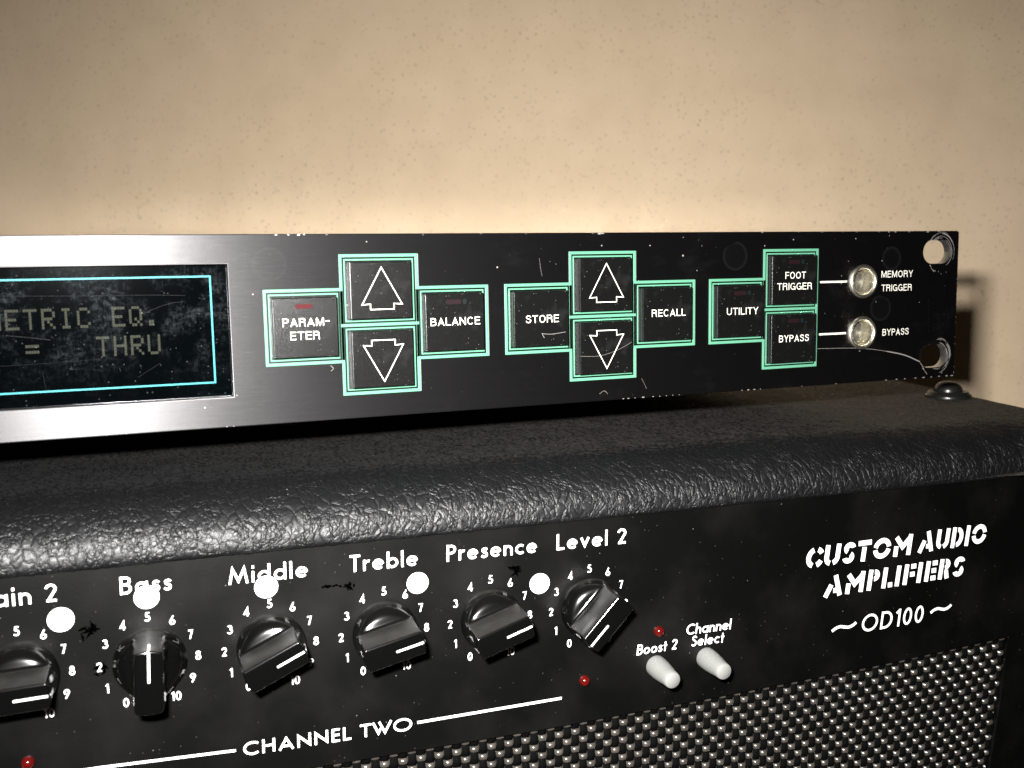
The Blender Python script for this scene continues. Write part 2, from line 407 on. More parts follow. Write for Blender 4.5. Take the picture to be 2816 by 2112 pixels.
def arc(cx, cy, rx, a0, a1, ry=None, n=None):
    ry = rx if ry is None else ry; n = n or max(4, int(abs(a1 - a0) / 12))
    return [(cx + rx * math.cos(math.radians(a0 + (a1 - a0) * i / n)), cy + ry * math.sin(math.radians(a0 + (a1 - a0) * i / n))) for i in range(n + 1)]
def spl(p, n=5):
    q = [p[0]] + list(p) + [p[-1]]; out = []
    for i in range(1, len(q) - 2):
        for j in range(n):
            t = j / n; r = []
            for d in (0, 1):
                a, b, c, e = q[i - 1][d], q[i][d], q[i + 1][d], q[i + 2][d]
                r.append(.5 * (2 * b + (c - a) * t + (2 * a - 5 * b + 4 * c - e) * t * t + (3 * b - a - 3 * c + e) * t ** 3))
            out.append(tuple(r))
    return out + [p[-1]]
O_ = True
GEO = {  # geometric sans: width, strokes (centre lines, cap height 1, weight .15)
 'a': (.64, [(arc(.32, .32, .245, 0, 345), O_), [(.565, 0), (.565, .64)]]), 'b': (.64, [(arc(.32, .32, .245, 0, 345), O_), [(.075, 0), (.075, 1)]]),
 'c': (.54, [arc(.32, .32, .245, 48, 312)]), 'd': (.64, [(arc(.32, .32, .245, 0, 345), O_), [(.565, 0), (.565, 1)]]),
 'e': (.64, [[(.10, .33), (.55, .33)], arc(.32, .32, .245, 0, 318)]), 'i': (.15, [[(.075, 0), (.075, .64)], [(.075, .80), (.075, .96)]]),
 'l': (.15, [[(.075, 0), (.075, 1)]]), 'n': (.55, [[(.075, 0), (.075, .64)], arc(.275, .365, .2, 170, 0) + [(.475, 0)]]),
 'h': (.55, [[(.075, 0), (.075, 1)], arc(.275, .365, .2, 170, 0) + [(.475, 0)]]), 'o': (.64, [(arc(.32, .32, .245, 0, 345), O_)]),
 'r': (.36, [[(.075, 0), (.075, .64)], arc(.29, .35, .215, 165, 72)]),
 's': (.42, [spl([(.37, .50), (.29, .565), (.19, .565), (.115, .50), (.14, .40), (.24, .335), (.33, .27), (.345, .165), (.27, .08), (.16, .075), (.055, .15)])]),
 't': (.38, [[(.19, 0), (.19, .9)], [(.03, .57), (.36, .57)]]), 'v': (.54, [[(.05, .64), (.27, .12), (.49, .64)]]),
 '0': (.58, [(arc(.29, .5, .21, 0, 345, .425), O_)]), '1': (.32, [[(.245, 0), (.245, 1)], [(.05, .78), (.24, .95)]]),
 '2': (.53, [arc(.26, .71, .205, 172, -38) + [(.13, .085)], [(.05, .075), (.5, .075)]]),
 '3': (.5, [arc(.24, .735, .175, 155, -85), arc(.24, .30, .225, 88, -155)]),
 '4': (.6, [[(.41, 0), (.41, .92), (.07, .275), (.58, .275)]]),
 '5': (.53, [[(.47, .925), (.19, .925), (.13, .56)], arc(.24, .325, .245, 118, -148)]),
 '6': (.55, [[(.385, 1.0), (.10, .44)], (arc(.275, .295, .22, 0, 345), O_)]), '7': (.52, [[(.03, .925), (.43, .925), (.17, 0)]]),
 '8': (.54, [(arc(.27, .74, .17, 0, 345), O_), (arc(.27, .285, .21, 0, 345), O_)]), '9': (.55, [[(.165, 0), (.45, .56)], (arc(.275, .705, .22, 0, 345), O_)]),
 'G': (.95, [arc(.5, .5, .425, 45, 352), [(.52, .45), (.93, .45)]]),
 'B': (.58, [[(.075, 0), (.075, 1)], [(.075, .925), (.29, .925)] + arc(.29, .735, .19, 80, -90) + [(.075, .545)], [(.075, .54), (.28, .54)] + arc(.28, .308, .232, 80, -90) + [(.075, .075)]]),
 'M': (.98, [[(.06, 0), (.21, .86), (.49, .16), (.77, .86), (.92, 0)]]), 'T': (.56, [[(0, .925), (.56, .925)], [(.28, 0), (.28, .9)]]),
 'P': (.55, [[(.075, 0), (.075, 1)], [(.075, .925), (.27, .925)] + arc(.27, .71, .215, 80, -90) + [(.075, .495)]]),
 'L': (.46, [[(.075, 1), (.075, .075), (.46, .075)]]), 'C': (.80, [arc(.48, .5, .425, 48, 312)]),
 'S': (.54, [spl([(.46, .79), (.38, .90), (.27, .925), (.15, .86), (.12, .74), (.19, .62), (.32, .53), (.43, .41), (.455, .25), (.36, .11), (.23, .075), (.06, .19)])]),
 'H': (.7, [[(.075, 0), (.075, 1)], [(.625, 0), (.625, 1)], [(.075, .53), (.625, .53)]]), 'A': (.82, [[(.05, 0), (.41, .85), (.77, 0)], [(.18, .28), (.64, .28)]]),
 'N': (.76, [[(.075, 0), (.075, .86), (.685, .14), (.685, 1)]]), 'E': (.46, [[(.075, 0), (.075, 1)], [(.075, .925), (.46, .925)], [(.075, .52), (.44, .52)], [(.075, .075), (.46, .075)]]),
 'W': (1.0, [[(.04, 1), (.31, .14), (.43, .50)], [(.35, 1), (.64, .14), (.96, 1)]]), 'O': (1.0, [(arc(.5, .5, .425, 0, 345), O_)]),
 'D': (.74, [[(.075, 0), (.075, 1)], [(.075, .925), (.29, .925)] + arc(.29, .5, .375, 80, -90, .425) + [(.075, .075)]]), ' ': (.3, []),
}
STEN = {  # heavy stencil capitals, weight .27
 'C': (.74, [arc(.42, .5, .29, 106, 254, .37), arc(.46, .5, .29, 74, 28, .37), arc(.46, .5, .29, 286, 332, .37)]),
 'U': (.78, [[(.135, 1), (.135, .42)] + arc(.385, .40, .25, 180, 254, .27), [(.645, 1), (.645, .42)] + arc(.395, .40, .25, 0, -74, .27)]),
 'S': (.60, [arc(.31, .71, .17, 10, 238, .165), arc(.29, .29, .17, 58, -170, .165)]),
 'T': (.62, [[(0, .875), (.62, .875)], [(.31, 0), (.31, .68)]]), 'O': (.92, [arc(.46, .5, .325, 9, 171, .37), arc(.46, .5, .325, 189, 351, .37)]),
 'M': (.92, [[(.135, 0), (.135, .50)], [(.09, .93), (.44, .44), (.785, .86)], [(.785, 0), (.785, 1)]]),
 'A': (.84, [[(.05, 0), (.27, .56)], [(.42, 1), (.74, 0)], [(.40, .27), (.62, .27)]]),
 'D': (.72, [[(.135, 0), (.135, 1)], [(.35, .87), (.33, .87)] + arc(.33, .5, .26, 85, -90, .37) + [(.35, .13)]]), 'I': (.27, [[(.135, 0), (.135, 1)]]),
 'P': (.60, [[(.135, 0), (.135, 1)], [(.35, .87), (.32, .87)] + arc(.32, .70, .16, 85, -90, .17) + [(.35, .53)]]),
 'L': (.54, [[(.135, 0), (.135, 1)], [(.35, .12), (.56, .12)]]), 'F': (.58, [[(.135, 0), (.135, 1)], [(.35, .87), (.60, .87)], [(.35, .48), (.58, .48)]]),
 'E': (.58, [[(.135, 0), (.135, 1)], [(.35, .87), (.60, .87)], [(.35, .5), (.58, .5)], [(.35, .13), (.60, .13)]]),
 'R': (.64, [[(.135, 0), (.135, 1)], [(.35, .87), (.32, .87)] + arc(.32, .71, .16, 85, -90, .16) + [(.35, .55)], [(.40, .42), (.50, 0)]]), ' ': (.36, []),
}
def write(ink, txt, x0, x1, base, cap, font=GEO, w=.15, gap=.15, shear=0.0, slope=0.0, y=.05):
    tot = sum(font[c][0] for c in txt) + gap * (len(txt) - 1); sx = (x1 - x0) / tot; X = 0.0
    for ch in txt:
        wd, sts = font[ch]
        for st in sts:
            closed = isinstance(st, tuple)
            pts = st[0] if closed else st
            q = [(x0 + (X + px) * sx + shear * py * cap, base + py * cap + slope * ((X + px) * sx)) for px, py in pts]
            ww = .83 * w * (cap + min(sx, cap * 1.3)) / 2
            if not closed and len(q) > 6 and font is STEN: pass
            ink.stroke(q, ww, y, closed)
        X += wd + gap

HEL = {  # grotesque capitals, weight .14
 'P': (.62, [[(.07, 0), (.07, 1)], [(.07, .93), (.36, .93)] + arc(.36, .72, .19, 80, -90, .21) + [(.07, .51)]]),
 'A': (.70, [[(.05, 0), (.35, .90), (.65, 0)], [(.17, .30), (.53, .30)]]),
 'R': (.67, [[(.07, 0), (.07, 1)], [(.07, .93), (.38, .93)] + arc(.38, .735, .18, 80, -90, .195) + [(.07, .54)], [(.40, .54)] + arc(.40, .36, .16, 70, 0, .16) + [(.565, .12), (.60, 0)]]),
 'M': (.80, [[(.07, 0), (.07, .93)], [(.09, .99), (.40, .10), (.71, .99)], [(.73, 0), (.73, .93)]]), '-': (.40, [[(.0, .55), (.40, .55)]]),
 'E': (.57, [[(.07, 0), (.07, 1)], [(.07, .93), (.56, .93)], [(.07, .53), (.53, .53)], [(.07, .07), (.57, .07)]]),
 'T': (.62, [[(0, .93), (.62, .93)], [(.31, 0), (.31, .93)]]),
 'B': (.64, [[(.07, 0), (.07, 1)], [(.07, .93), (.36, .93)] + arc(.36, .735, .18, 80, -90, .195) + [(.07, .54)], [(.37, .54)] + arc(.37, .305, .20, 85, -90, .235) + [(.07, .07)]]),
 'L': (.53, [[(.07, 1), (.07, .07), (.53, .07)]]), 'N': (.68, [[(.07, 0), (.07, 1)], [(.09, .95), (.59, .05)], [(.61, 0), (.61, 1)]]),
 'C': (.68, [arc(.35, .5, .28, 42, 318, .43)]), 'O': (.74, [(arc(.37, .5, .30, 0, 345, .43), O_)]),
 'S': (.62, [spl([(.54, .72), (.50, .86), (.40, .925), (.26, .93), (.13, .87), (.09, .74), (.15, .63), (.30, .55), (.44, .48), (.54, .39), (.545, .25), (.46, .12), (.32, .07), (.17, .10), (.09, .20), (.075, .30)], 3)]),
 'U': (.66, [[(.07, 1), (.07, .33)] + arc(.33, .33, .26, 190, 350, .26) + [(.59, .33), (.59, 1)]]), 'I': (.14, [[(.07, 0), (.07, 1)]]),
 'Y': (.66, [[(.05, 1), (.33, .48), (.61, 1)], [(.33, 0), (.33, .5)]]), 'F': (.54, [[(.07, 0), (.07, 1)], [(.07, .93), (.54, .93)], [(.07, .50), (.49, .50)]]),
 'G': (.72, [arc(.37, .5, .30, 45, 325, .43), [(.40, .46), (.655, .46), (.655, 0)]]),
}
def sans_into(ink, t, x0, x1, b, cap, y, off=0): write(ink, t, x0, x1, b, cap, font=HEL, w=.113, gap=.115, y=y)

# ================================================================== setting: plaster wall and floor
wall_y = 300.0
n = 2
bm = box_bm(-1500, 900, 0, 120, -500, 1200)
w_ = link('wall', from_bm(bm), M['wall'], None, Matrix.Translation(Vector((40, wall_y, 0)) * MM) @ Matrix.Rotation(math.radians(-22), 4, 'Z')); w_['kind'] = 'structure'; w_['label'] = 'beige speckled plaster wall behind the audio gear'

# ================================================================== amplifier
k1 = .83
bw = Vector((-234.1226, -14.5718, -69.0089)) * MM
ex = Vector((0.9990354, -0.04243151, -0.01130632)); ez = Vector((0.01017809, -0.02671189, 0.99959136)); nn = Vector((-0.04271619, -0.99874223, -0.02625426))
MF = Matrix.Translation(bw) @ Matrix((ex, -nn, ez)).transposed().to_4x4()      # face of the amplifier
cx = Vector((0.99909205, -0.04243392, -0.00379999)); cy = Vector((0.04243422, 0.99909926, 0)); cz = cx.cross(cy)
MC = Matrix.Translation(bw) @ Matrix((cx, cy, cz)).transposed().to_4x4()       # cabinet
ZB, ZT, XL, XR = -185.0, 36.0, -330.0, 272.0
amp = empty('guitar_amplifier', MC @ Matrix.Translation(Vector((0, 100, ZB - 8)) * MM), 'black leather covered guitar amplifier head with chrome lettering panel and a row of pointer knobs', 'amplifier')
amp['label'] = 'black leather covered amplifier head with a row of pointer knobs and white lettering'

f_ = mesh([(-1500, -900, 0), (1500, -900, 0), (1500, 500, 0), (-1500, 500, 0)], [(0, 1, 2, 3)])
fo = link('floor', f_, M['floor'], None, Matrix.Translation(Vector((0, 0, (bw.z / MM + ZB - 8.6))) * MM)); fo['kind'] = 'structure'; fo['label'] = 'dark floor under the amplifier'

def loop(x0, x1, z0, z1, r, d, nc=(6, 40, 6, 6), skew=0.0):
    """rounded rectangle, matched point count; dense along the part of the top and right side that faces the room"""
    P = []
    cs = [(x1 - r, z0 + r, -90), (x1 - r, z1 - r, 0), (x0 + r, z1 - r, 90), (x0 + r, z0 + r, 180)]
    for i, (ccx, ccz, a) in enumerate(cs):
        for j in range(nc[i] + 1):
            t = math.radians(a + 90 * j / nc[i]); P.append((ccx + r * math.cos(t), ccz + r * math.sin(t)))
        nx = cs[(i + 1) % 4]; t2 = math.radians(nx[2]); e = (nx[0] + r * math.cos(t2), nx[1] + r * math.sin(t2)); s0 = P[-1]
        if i == 0: fr = [q / 60 for q in range(1, 60)]
        elif i == 1: fr = [.62 * q / 900 for q in range(1, 900)] + [.62 + .38 * q / 60 for q in range(0, 60)]
        else: fr = [q / 12 for q in range(1, 12)]
        for f in fr: P.append((s0[0] + (e[0] - s0[0]) * f, s0[1] + (e[1] - s0[1]) * f))
    return [(x + (skew if x > 200 else 0), d, z) for x, z in P]
loops = []
ox0, ox1, oz0, oz1 = XL + 16, 256.5, ZB + 16, 21.5
loops.append(loop(ox0, ox1, oz0, oz1, 24, 3.0))
loops.append(loop(ox0, ox1, oz0, oz1, 24, -.5))
loops.append(loop(ox0 - .1, ox1 + .1, oz0 - .1, oz1 + .1, 24, -1.0))
loops.append(loop(ox0 - .35, ox1 + .35, oz0 - .35, oz1 + .35, 24, -1.4))
loops.append(loop(ox0 - .7, ox1 + .7, oz0 - .7, oz1 + .7, 24, -1.7))
loops.append(loop(ox0 - 1.15, ox1 + 1.15, oz0 - 1.15, oz1 + 1.15, 24, -1.85))
RR = 12.8; RD = 19.5; D0 = -1.9
for j in range(0, 43):
    t = math.radians(90 * j / 42); ins = RR * (1 - math.sin(t)); d = D0 + RD * (1 - math.cos(t))
    loops.append(loop(XL + ins, XR - ins, ZB + ins, ZT - ins, 16 - .85 * ins, d, skew=.2 * (d - D0)))
for d in [D0 + RD + .55 * q for q in range(1, 78)] + [60.5 + .8 * q for q in range(75)] + [125, 140, 170, 220]:
    loops.append(loop(XL, XR, ZB, ZT, 16, d, skew=.2 * (min(d, 118) - D0)))
def bulge(p):                                                       # the upholstered corner post stands proud of the top roll
    x, d, z = p; t = max(0.0, min(1.0, (x - 235.0) / 13.0)); t = t * t * (3 - 2 * t); q = max(0.0, 1 - max(0.0, d) / 16.0)
    return (x, d - 8.0 * t * q, z)
vs = [bulge(p) for L in loops for p in L]; N = len(loops[0]); fs = []
for j in range(len(loops) - 1):
    for i in range(N): fs.append((j * N + i, j * N + (i + 1) % N, (j + 1) * N + (i + 1) % N, (j + 1) * N + i))
fs.append(tuple((len(loops) - 1) * N + i for i in range(N)))
cab = link('cabinet', mesh(vs, fs), M['leather'], amp, MC, smooth=True)
bm = bmesh.new(); bm.from_mesh(cab.data); bmesh.ops.recalc_face_normals(bm, faces=bm.faces); bm.to_mesh(cab.data); bm.free()
for fx_ in (-300, 240):
    for fd in (25, 195):
        link('foot', lathe([(14, 0), (14, 6), (12, 9)], 24, 'z'), M['rubber'], amp, MC @ Matrix.Translation(Vector((fx_, fd, ZB - 8)) * MM))
# domed stud with a flanged washer on top, near the rear right corner
SM = MC @ Matrix.Translation(Vector((262.0, 58.5, ZT)) * MM)
st_ = link('top_stud', lathe([(4.7, 1.6), (4.75, 2.3), (4.4, 3.4), (3.5, 4.5), (2.2, 5.2), (0, 5.5)], 36, 'z'), M['blackmetal'], amp, SM, True)
link('washer', lathe([(7.6, -.4), (7.7, .3), (7.5, .9), (6.8, 1.3), (6.6, 1.9), (6.0, 2.0), (5.2, 1.4), (4.6, 1.2)], 40, 'z'), M['blackmetal'], st_, SM, True)

def A(a): return a * k1
edge = [(-372, -37.6), (46, -36.5), (110, -36.2), (170, -34.7), (230, -32.6), (282.9, -29.7)]   # lower edge of the faceplate
def edge_b(a):
    for (a0, b0), (a1, b1) in zip(edge, edge[1:]):
        if a <= a1: return b0 + (b1 - b0) * (a - a0) / (a1 - a0)
    return edge[-1][1] + (a - edge[-1][0]) * .05
outl = [(A(a), A(b)) for a, b in edge] + [(A(281.2), A(-54)), (A(278.5), A(-80)), (A(276), A(-110)), (A(276), A(-150)), (A(316), A(-150)), (A(316), A(33)), (A(-372), A(33))]
fp = link('faceplate', plate(outl, [], 0, 1.8, .12), M['plate'], amp, MF)

# --- printing on the faceplate
def put(ink, name='lettering'): link(name, ink.mesh(), M['white'], fp, MF)
def lab(t, a0, a1, b, cap=4.75, ink=None, **kw):
    g = ink or Ink(); write(g, t, A(a0), A(a1), A(b), A(cap), y=.03, **kw)
    if ink is None: put(g)
lab('Gain 2', -40.6, -20.7, 18.55, w=.145)
lab('Bass', -6.2, 6.3, 18.5, w=.145); lab('Middle', 20.3, 40.9, 18.3, w=.145); lab('Treble', 52.1, 71.0, 18.35, w=.15)
lab('Presence', 79.2, 106.2, 18.55, w=.155); lab('Level 2', 112.2, 134.4, 18.6, w=.16)
lab('CHANNEL', 22.5, 51.5, -29.9, 3.85, w=.165, gap=.17); lab('TWO', 54.0, 68.9, -29.85, 3.85, w=.165, gap=.05)
g = Ink(); g.stroke([(A(-70), A(-26.6)), (A(-13), A(-26.95)), (A(20.5), A(-27.95))], A(.72), .03); put(g, 'printed_line')
g = Ink(); g.stroke([(A(70.3), A(-27.9)), (A(114.3), A(-27.15))], A(.78), .03); put(g, 'printed_line')
lab('Boost 2', 138.6, 152.2, -17.1, 3.35, w=.17, gap=.10, shear=.10, slope=.02)
lab('Channel', 155.4, 171.0, -12.75, 3.45, w=.165, gap=.09, shear=.10)
lab('Select', 157.2, 168.7, -16.75, 3.45, w=.165, gap=.10, shear=.10)
lab('CUSTOM', 197.2, 238.6, 3.85, 7.1, font=STEN, w=.262, gap=.10, shear=.11, slope=.022)
lab('AUDIO', 241.6, 269.6, 5.0, 7.1, font=STEN, w=.262, gap=.10, shear=.11, slope=.026)
lab('AMPLIFIERS', 205.2, 261.0, -6.35, 7.0, font=STEN, w=.262, gap=.12, shear=.11, slope=.025)
lab('OD100', 220.2, 245.2, -20.2, 6.1, w=.15, gap=.16, shear=.09, slope=.024)
for a0, a1, b in ((208.9, 218.2, -17.5), (248.3, 256.8, -15.95)):
    L = a1 - a0; g = Ink()
    g.stroke([(A(x), A(z)) for x, z in spl([(a0, b - .75), (a0 + .16 * L, b + .10), (a0 + .34 * L, b + .45), (a0 + .5 * L, b + .15), (a0 + .68 * L, b - .12), (a0 + .86 * L, b + .30), (a1, b + 1.15)])],
               A(.95), .03); put(g, 'printed_tilde')
KX = [-30.35, 0, 30.55, 61.3, 92.1, 122.67]
for kx in KX:
    dial = Ink()
    for d in range(11):
        t = math.radians((d - 5) * 29.86); px, pz = kx + 12 * math.sin(t), 12 * math.cos(t)
        s = str(d); wd = sum(GEO[c][0] for c in s) + .13 * (len(s) - 1); cap = 2.45
        lab(s, px - wd * cap / 2, px + wd * cap / 2, pz - cap / 2, cap, ink=dial, w=.17, gap=.13)
    put(dial, 'dial_numbers')
# black ink smudges
for a, b, ra, rb, q in ((-13.4, 9.9, 2.6, 2.0, 14), (-11.6, -.3, 1.3, 1.4, 12), (46.9, 14.9, 3.4, .6, 10), (51.4, 14.3, 1.3, 1.0, 9), (99.3, 13.7, 1.6, 1.6, 12)):
    ik = Ink()
    for i in range(q):
        x, z = a + random.gauss(0, .5) * ra, b + random.gauss(0, .45) * rb; t = random.uniform(0, PI); L = random.uniform(.25, .75) * rb + .25
        ik.stroke([(A(x - L * math.cos(t)), A(z - L * math.sin(t))), (A(x + .2), A(z + .1)), (A(x + L * math.cos(t)), A(z + L * math.sin(t)))], [A(.15), A(.7), A(.12)], .012, step=.002)
    link('ink_smudge', ik.mesh(), M['smudge'], fp, MF)
# round white paper dots
for a, b, r in ((-20.2, 13.75, 3.15), (.1, 17.3, 3.1), (29.85, 16.7, 3.05), (70.85, 13.3, 3.05), (107.05, 9.15, 3.05)):
    link('dot_sticker', plate(circ(0, 0, A(r), 40), [], -.13, .12), M['sticker'], amp, MF @ Matrix.Translation(Vector((A(a), 0, A(b))) * MM))

# --- knobs
def knob_mesh(R=7.55, wb=3.15, wt=2.75, H=11.8):
    n = 96; vs, fs = [], []
    ring = [(0, .15, 1), (0, .9, 1), (.02, 1.1, .99), (.05, 1.35, .98), (.10, 1.8, .972), (.18, 2.4, .965), (.30, 3.0, .96), (.45, 3.5, .955), (.62, 3.85, .95), (.78, 4.05, .947), (.91, 4.3, .944), (.97, 4.7, .942), (1, 5.4, .938), (1, 8.0, .93)]
    for q, z, s in ring:
        for i in range(n):
            t = 2 * PI * i / n; l, c = R * s * math.cos(t), R * s * math.sin(t); cc = max(-wb, min(wb, c))
            vs.append((c + (cc - c) * q, -z, l))
    for ww, z, s in ((wt + .05, H - .55, .915), (wt - .08, H - .2, .905), (wt - .35, H - .03, .885), (wt - .6, H, .86)):
        for i in range(n):
            t = 2 * PI * i / n; l, c = R * s * math.cos(t), R * math.sin(t); cc = max(-ww, min(ww, c)); vs.append((cc, -z, l))
    J = len(ring) + 4
    for j in range(J - 1):
        for i in range(n): fs.append((j * n + i, j * n + (i + 1) % n, (j + 1) * n + (i + 1) % n, (j + 1) * n + i))
    fs.append(tuple((J - 1) * n + i for i in range(n)))
    me = mesh(vs, fs); bm = bmesh.new(); bm.from_mesh(me); bmesh.ops.remove_doubles(bm, verts=bm.verts, dist=2e-6)
    return from_bm(bm)
def pointer_mesh(R=7.55, H=11.8):
    w = .235; P = [(0.4, H + .03), (6.45, H + .03), (6.72, H - .18), (6.92, H - .6), (7.04, 8.4)]
    vs, fs = [], []
    for l, z in P:
        for s in (-1, 1): vs.append((s * w, -z if z > H - .1 else -z, l + (0.04 if z < H else 0)))
    for i in range(len(P) - 1): fs.append((2 * i, 2 * i + 1, 2 * i + 3, 2 * i + 2))
    b = len(vs); c = [(.235 * math.cos(t), -(H + .03), .4 + .235 * math.sin(t)) for t in [PI + PI * i / 8 for i in range(9)]]
    vs += c; fs.append(tuple(range(b, b + 9)))
    return mesh(vs, fs)
ANG = [88, 2, 65, 77, 72, -137]
kn0 = None
for kx, an in zip(KX, ANG):
    mw = MF @ Matrix.Translation(Vector((A(kx) + .15, 0, 0)) * MM) @ Matrix.Rotation(math.radians(an), 4, 'Y')
    if kn0 is None:
        kn0 = link('knob', knob_mesh(), [M['knob'], M['knobdust']], amp, mw); pt0 = link('pointer_line', pointer_mesh(), M['white'], kn0, mw)
        for p in kn0.data.polygons:
            p.use_smooth = True; c = p.center / MM
            rim = c.y > -1.3 and math.hypot(c.x, c.z) > 6.9
            if rim or (-11.5 < c.y < -4.6 and abs(c.y) > 4.6) or (abs(c.z) > 6.8 and c.y > -11.5 and abs(c.x) < 3.2): p.material_index = 1
        try:
            kn0.data.set_sharp_from_angle(angle=math.radians(50))
        except Exception: pass
    else:
        kq = kn0.copy(); C.objects.link(kq); place(kq, amp, mw)
        pq = pt0.copy(); C.objects.link(pq); place(pq, kq, mw)
# --- indicator lamps and push switches
led_me = lathe([(1.35, 0), (1.35, .25), (1.28, .7), (1.0, 1.15), (.55, 1.45), (0, 1.55)], 28)
for i, (a, b) in enumerate(((-29.8, -22.6), (121.5, -22.6), (145.9, -10.2))):
    link('indicator_lamp', led_me, M['red'] if i == 0 else [], amp, MF @ Matrix.Translation(Vector((A(a), 0, A(b))) * MM), smooth=(i == 0))
for a, b, dx, dz in ((145.3, -21.3, -.2, 0), (162.6, -21.0, -.2, 0)):
    mw = MF @ Matrix.Translation(Vector((A(a), 0, A(b))) * MM)
    link('push_switch', lathe([(2.75, 0), (2.78, 1.0), (2.72, 3.0), (2.5, 5.2), (2.2, 7.6), (2.08, 9.0), (1.9, 9.25), (0, 9.3)], 32), M['lever'], amp, mw, True).data.set_sharp_from_angle(angle=math.radians(60))

# --- woven grille cloth: silver floats over black warp
pit, rowh = 4.42, 2.36
def cloth():
    vs, fs = [], []
    a0, a1 = -200.0, 238.0; nrow = 34; per = 10; ns = int((a1 - a0) / pit * per)
    prof = [(-.74, -.25), (-.5, .16), (0, .34), (.5, .16), (.74, -.25)]
    for r in range(nrow):
        b0 = len(vs); cnt = 0; jr = random.uniform(-.12, .12)
        for i in range(ns + 1):
            x = a0 + (a1 - a0) * i / ns; ph = 2 * PI * (x / pit + .5 * (r % 2)) + jr
            s_ = math.cos(ph); h = (.62 if s_ > 0 else -1.0) * abs(s_) ** .5
            zc = A(edge_b(x / k1)) - .75 - r * rowh + random.uniform(-.03, .03); wv = 1.0 + .10 * s_
            for pz, py in prof: vs.append((x, 2.0 - h - py, zc + pz * wv))
            cnt += 1
        for i in range(cnt - 1):
            for j in range(4):
                p = b0 + i * 5 + j; fs.append((p, p + 5, p + 6, p + 1))
    return mesh(vs, fs)
def warp():
    vs, fs = [], []; x0, x1 = -200.0, 238.0; ncol = int((x1 - x0) / (pit / 2))
    prof = [(-1.02, -.2), (-.6, .2), (0, .34), (.6, .2), (1.02, -.2)]
    for c in range(ncol):
        x = x0 + c * pit / 2; b0 = len(vs); cnt = 0
        x = pit / 2 * round(x / (pit / 2)); par = round(x / (pit / 2)) % 2
        ztop = A(edge_b(x / k1)) - .75
        for i in range(34 * 4):
            r = i / 4; s_ = math.cos(PI * (r + par)); h = -.5 * s_
            for px, py in prof: vs.append((x + px, 2.05 - h - py, ztop - r * rowh))
            cnt += 1
        for i in range(cnt - 1):
            for j in range(4):
                p = b0 + i * 5 + j; fs.append((p, p + 1, p + 6, p + 5))
    return mesh(vs, fs)
gc = link('grille_cloth', cloth(), M['thread'], amp, MF, True)
link('warp_thread', warp(), M['blackthread'], gc, MF, True)
link('grille_board', box(-309, 250, 3.6, 8, -124, -20), M['blackthread'], amp, MF)

# ================================================================== rack effects unit
rack = empty('rack_effects_unit', Matrix.Translation(Vector((-241, 100, -34)) * MM), 'scuffed black rack effects unit with green framed buttons and a display, lying on the amplifier', 'rack unit')
I4 = Matrix.Identity(4)
HH = 21.9; DL, DR, DB, DT = -318.0, -212.7, -14.9, 15.2
slots = [rrect(-13.4, -2.9, z - 3.5, z + 3.5, 3.45, 8) for z in (15.75, -15.4)] + [rrect(-482.6 + 2.9, -482.6 + 13.4, z - 3.5, z + 3.5, 3.45, 8) for z in (15.75, -15.4)]
JZ = (7.55, -7.3)
me = plate(rrect(-482.6, 0, -HH, HH, .9, 4), [[(x, z) for x, z in ((DL, DB), (DR, DB), (DR, DT), (DL, DT))]] + slots + [circ(-35.35, z, 3.7) for z in JZ], 0, 3.0, .22, 2)
add_uv(me)
panel = link('front_panel', me, [M['panel'], M['alu']], rack, I4)
for p in me.polygons:
    c = p.center / MM
    if (c.x > -14.2 or c.x < -468) and abs(abs(c.z) - 15.6) < 4.2 and abs(c.x + 8.15) < 6.1 and abs(p.normal.y) < .5 and abs(c.y) > .35: p.material_index = 1
# chips, scratches and worn rings of bare metal on the panel
CK = {'top': Ink(), 'bottom': Ink(), 'face': Ink()}
def chip(u, v, s, el=1.6):
    s *= .62
    m = random.randint(6, 9); ck = CK['top' if v > 21 else 'bottom' if v < -21 else 'face']; ck.k += 1
    ck.poly([(u + el * s * math.cos(2 * PI * i / m) * random.uniform(.45, 1.1), max(-HH + .05, min(HH - .05, v + s * math.sin(2 * PI * i / m) * random.uniform(.4, 1.1)))) for i in range(m)], .012 + (ck.k % 9) * .002)
for u, s in ((-201.5, .34), (-198.8, .30), (-196.4, .42), (-195.2, .3), (-121.5, .28), (-119.5, .62), (-118.8, .4), (-70, .3), (-58, .2), (-30, .22), (-26.5, .3), (-24.2, .35), (-19, .3), (-12, .5), (-8, .3), (-190, .2), (-152, .2), (-140, .2), (-50, .25), (-38, .2)):
    chip(u, HH - .2, s, 2.2)
for u, s in ((-214.5, .14), (-213, .16), (-236, .1), (-240, .1), (-113, .22), (-111.5, .25), (-109.5, .2), (-107, .4), (-104, .2), (-102, .18), (-100, .16), (-98, .18), (-96, .16), (-76, .2), (-74, .35), (-72, .3), (-70, .2), (-56, .16), (-44, .22), (-26, .3), (-22, .32), (-19, .3), (-15, .35), (-12, .4), (-9, .3), (-6, .35), (-3, .4), (-1, .4)):
    chip(u, -HH + .16, s, 2.4)
for z in (20.9, 14, 10.5, 8, 6, 3, 1, -4, -6, -9.5, -12.5, -19): chip(-.25, z + random.uniform(-.5, .5), .22, .8)
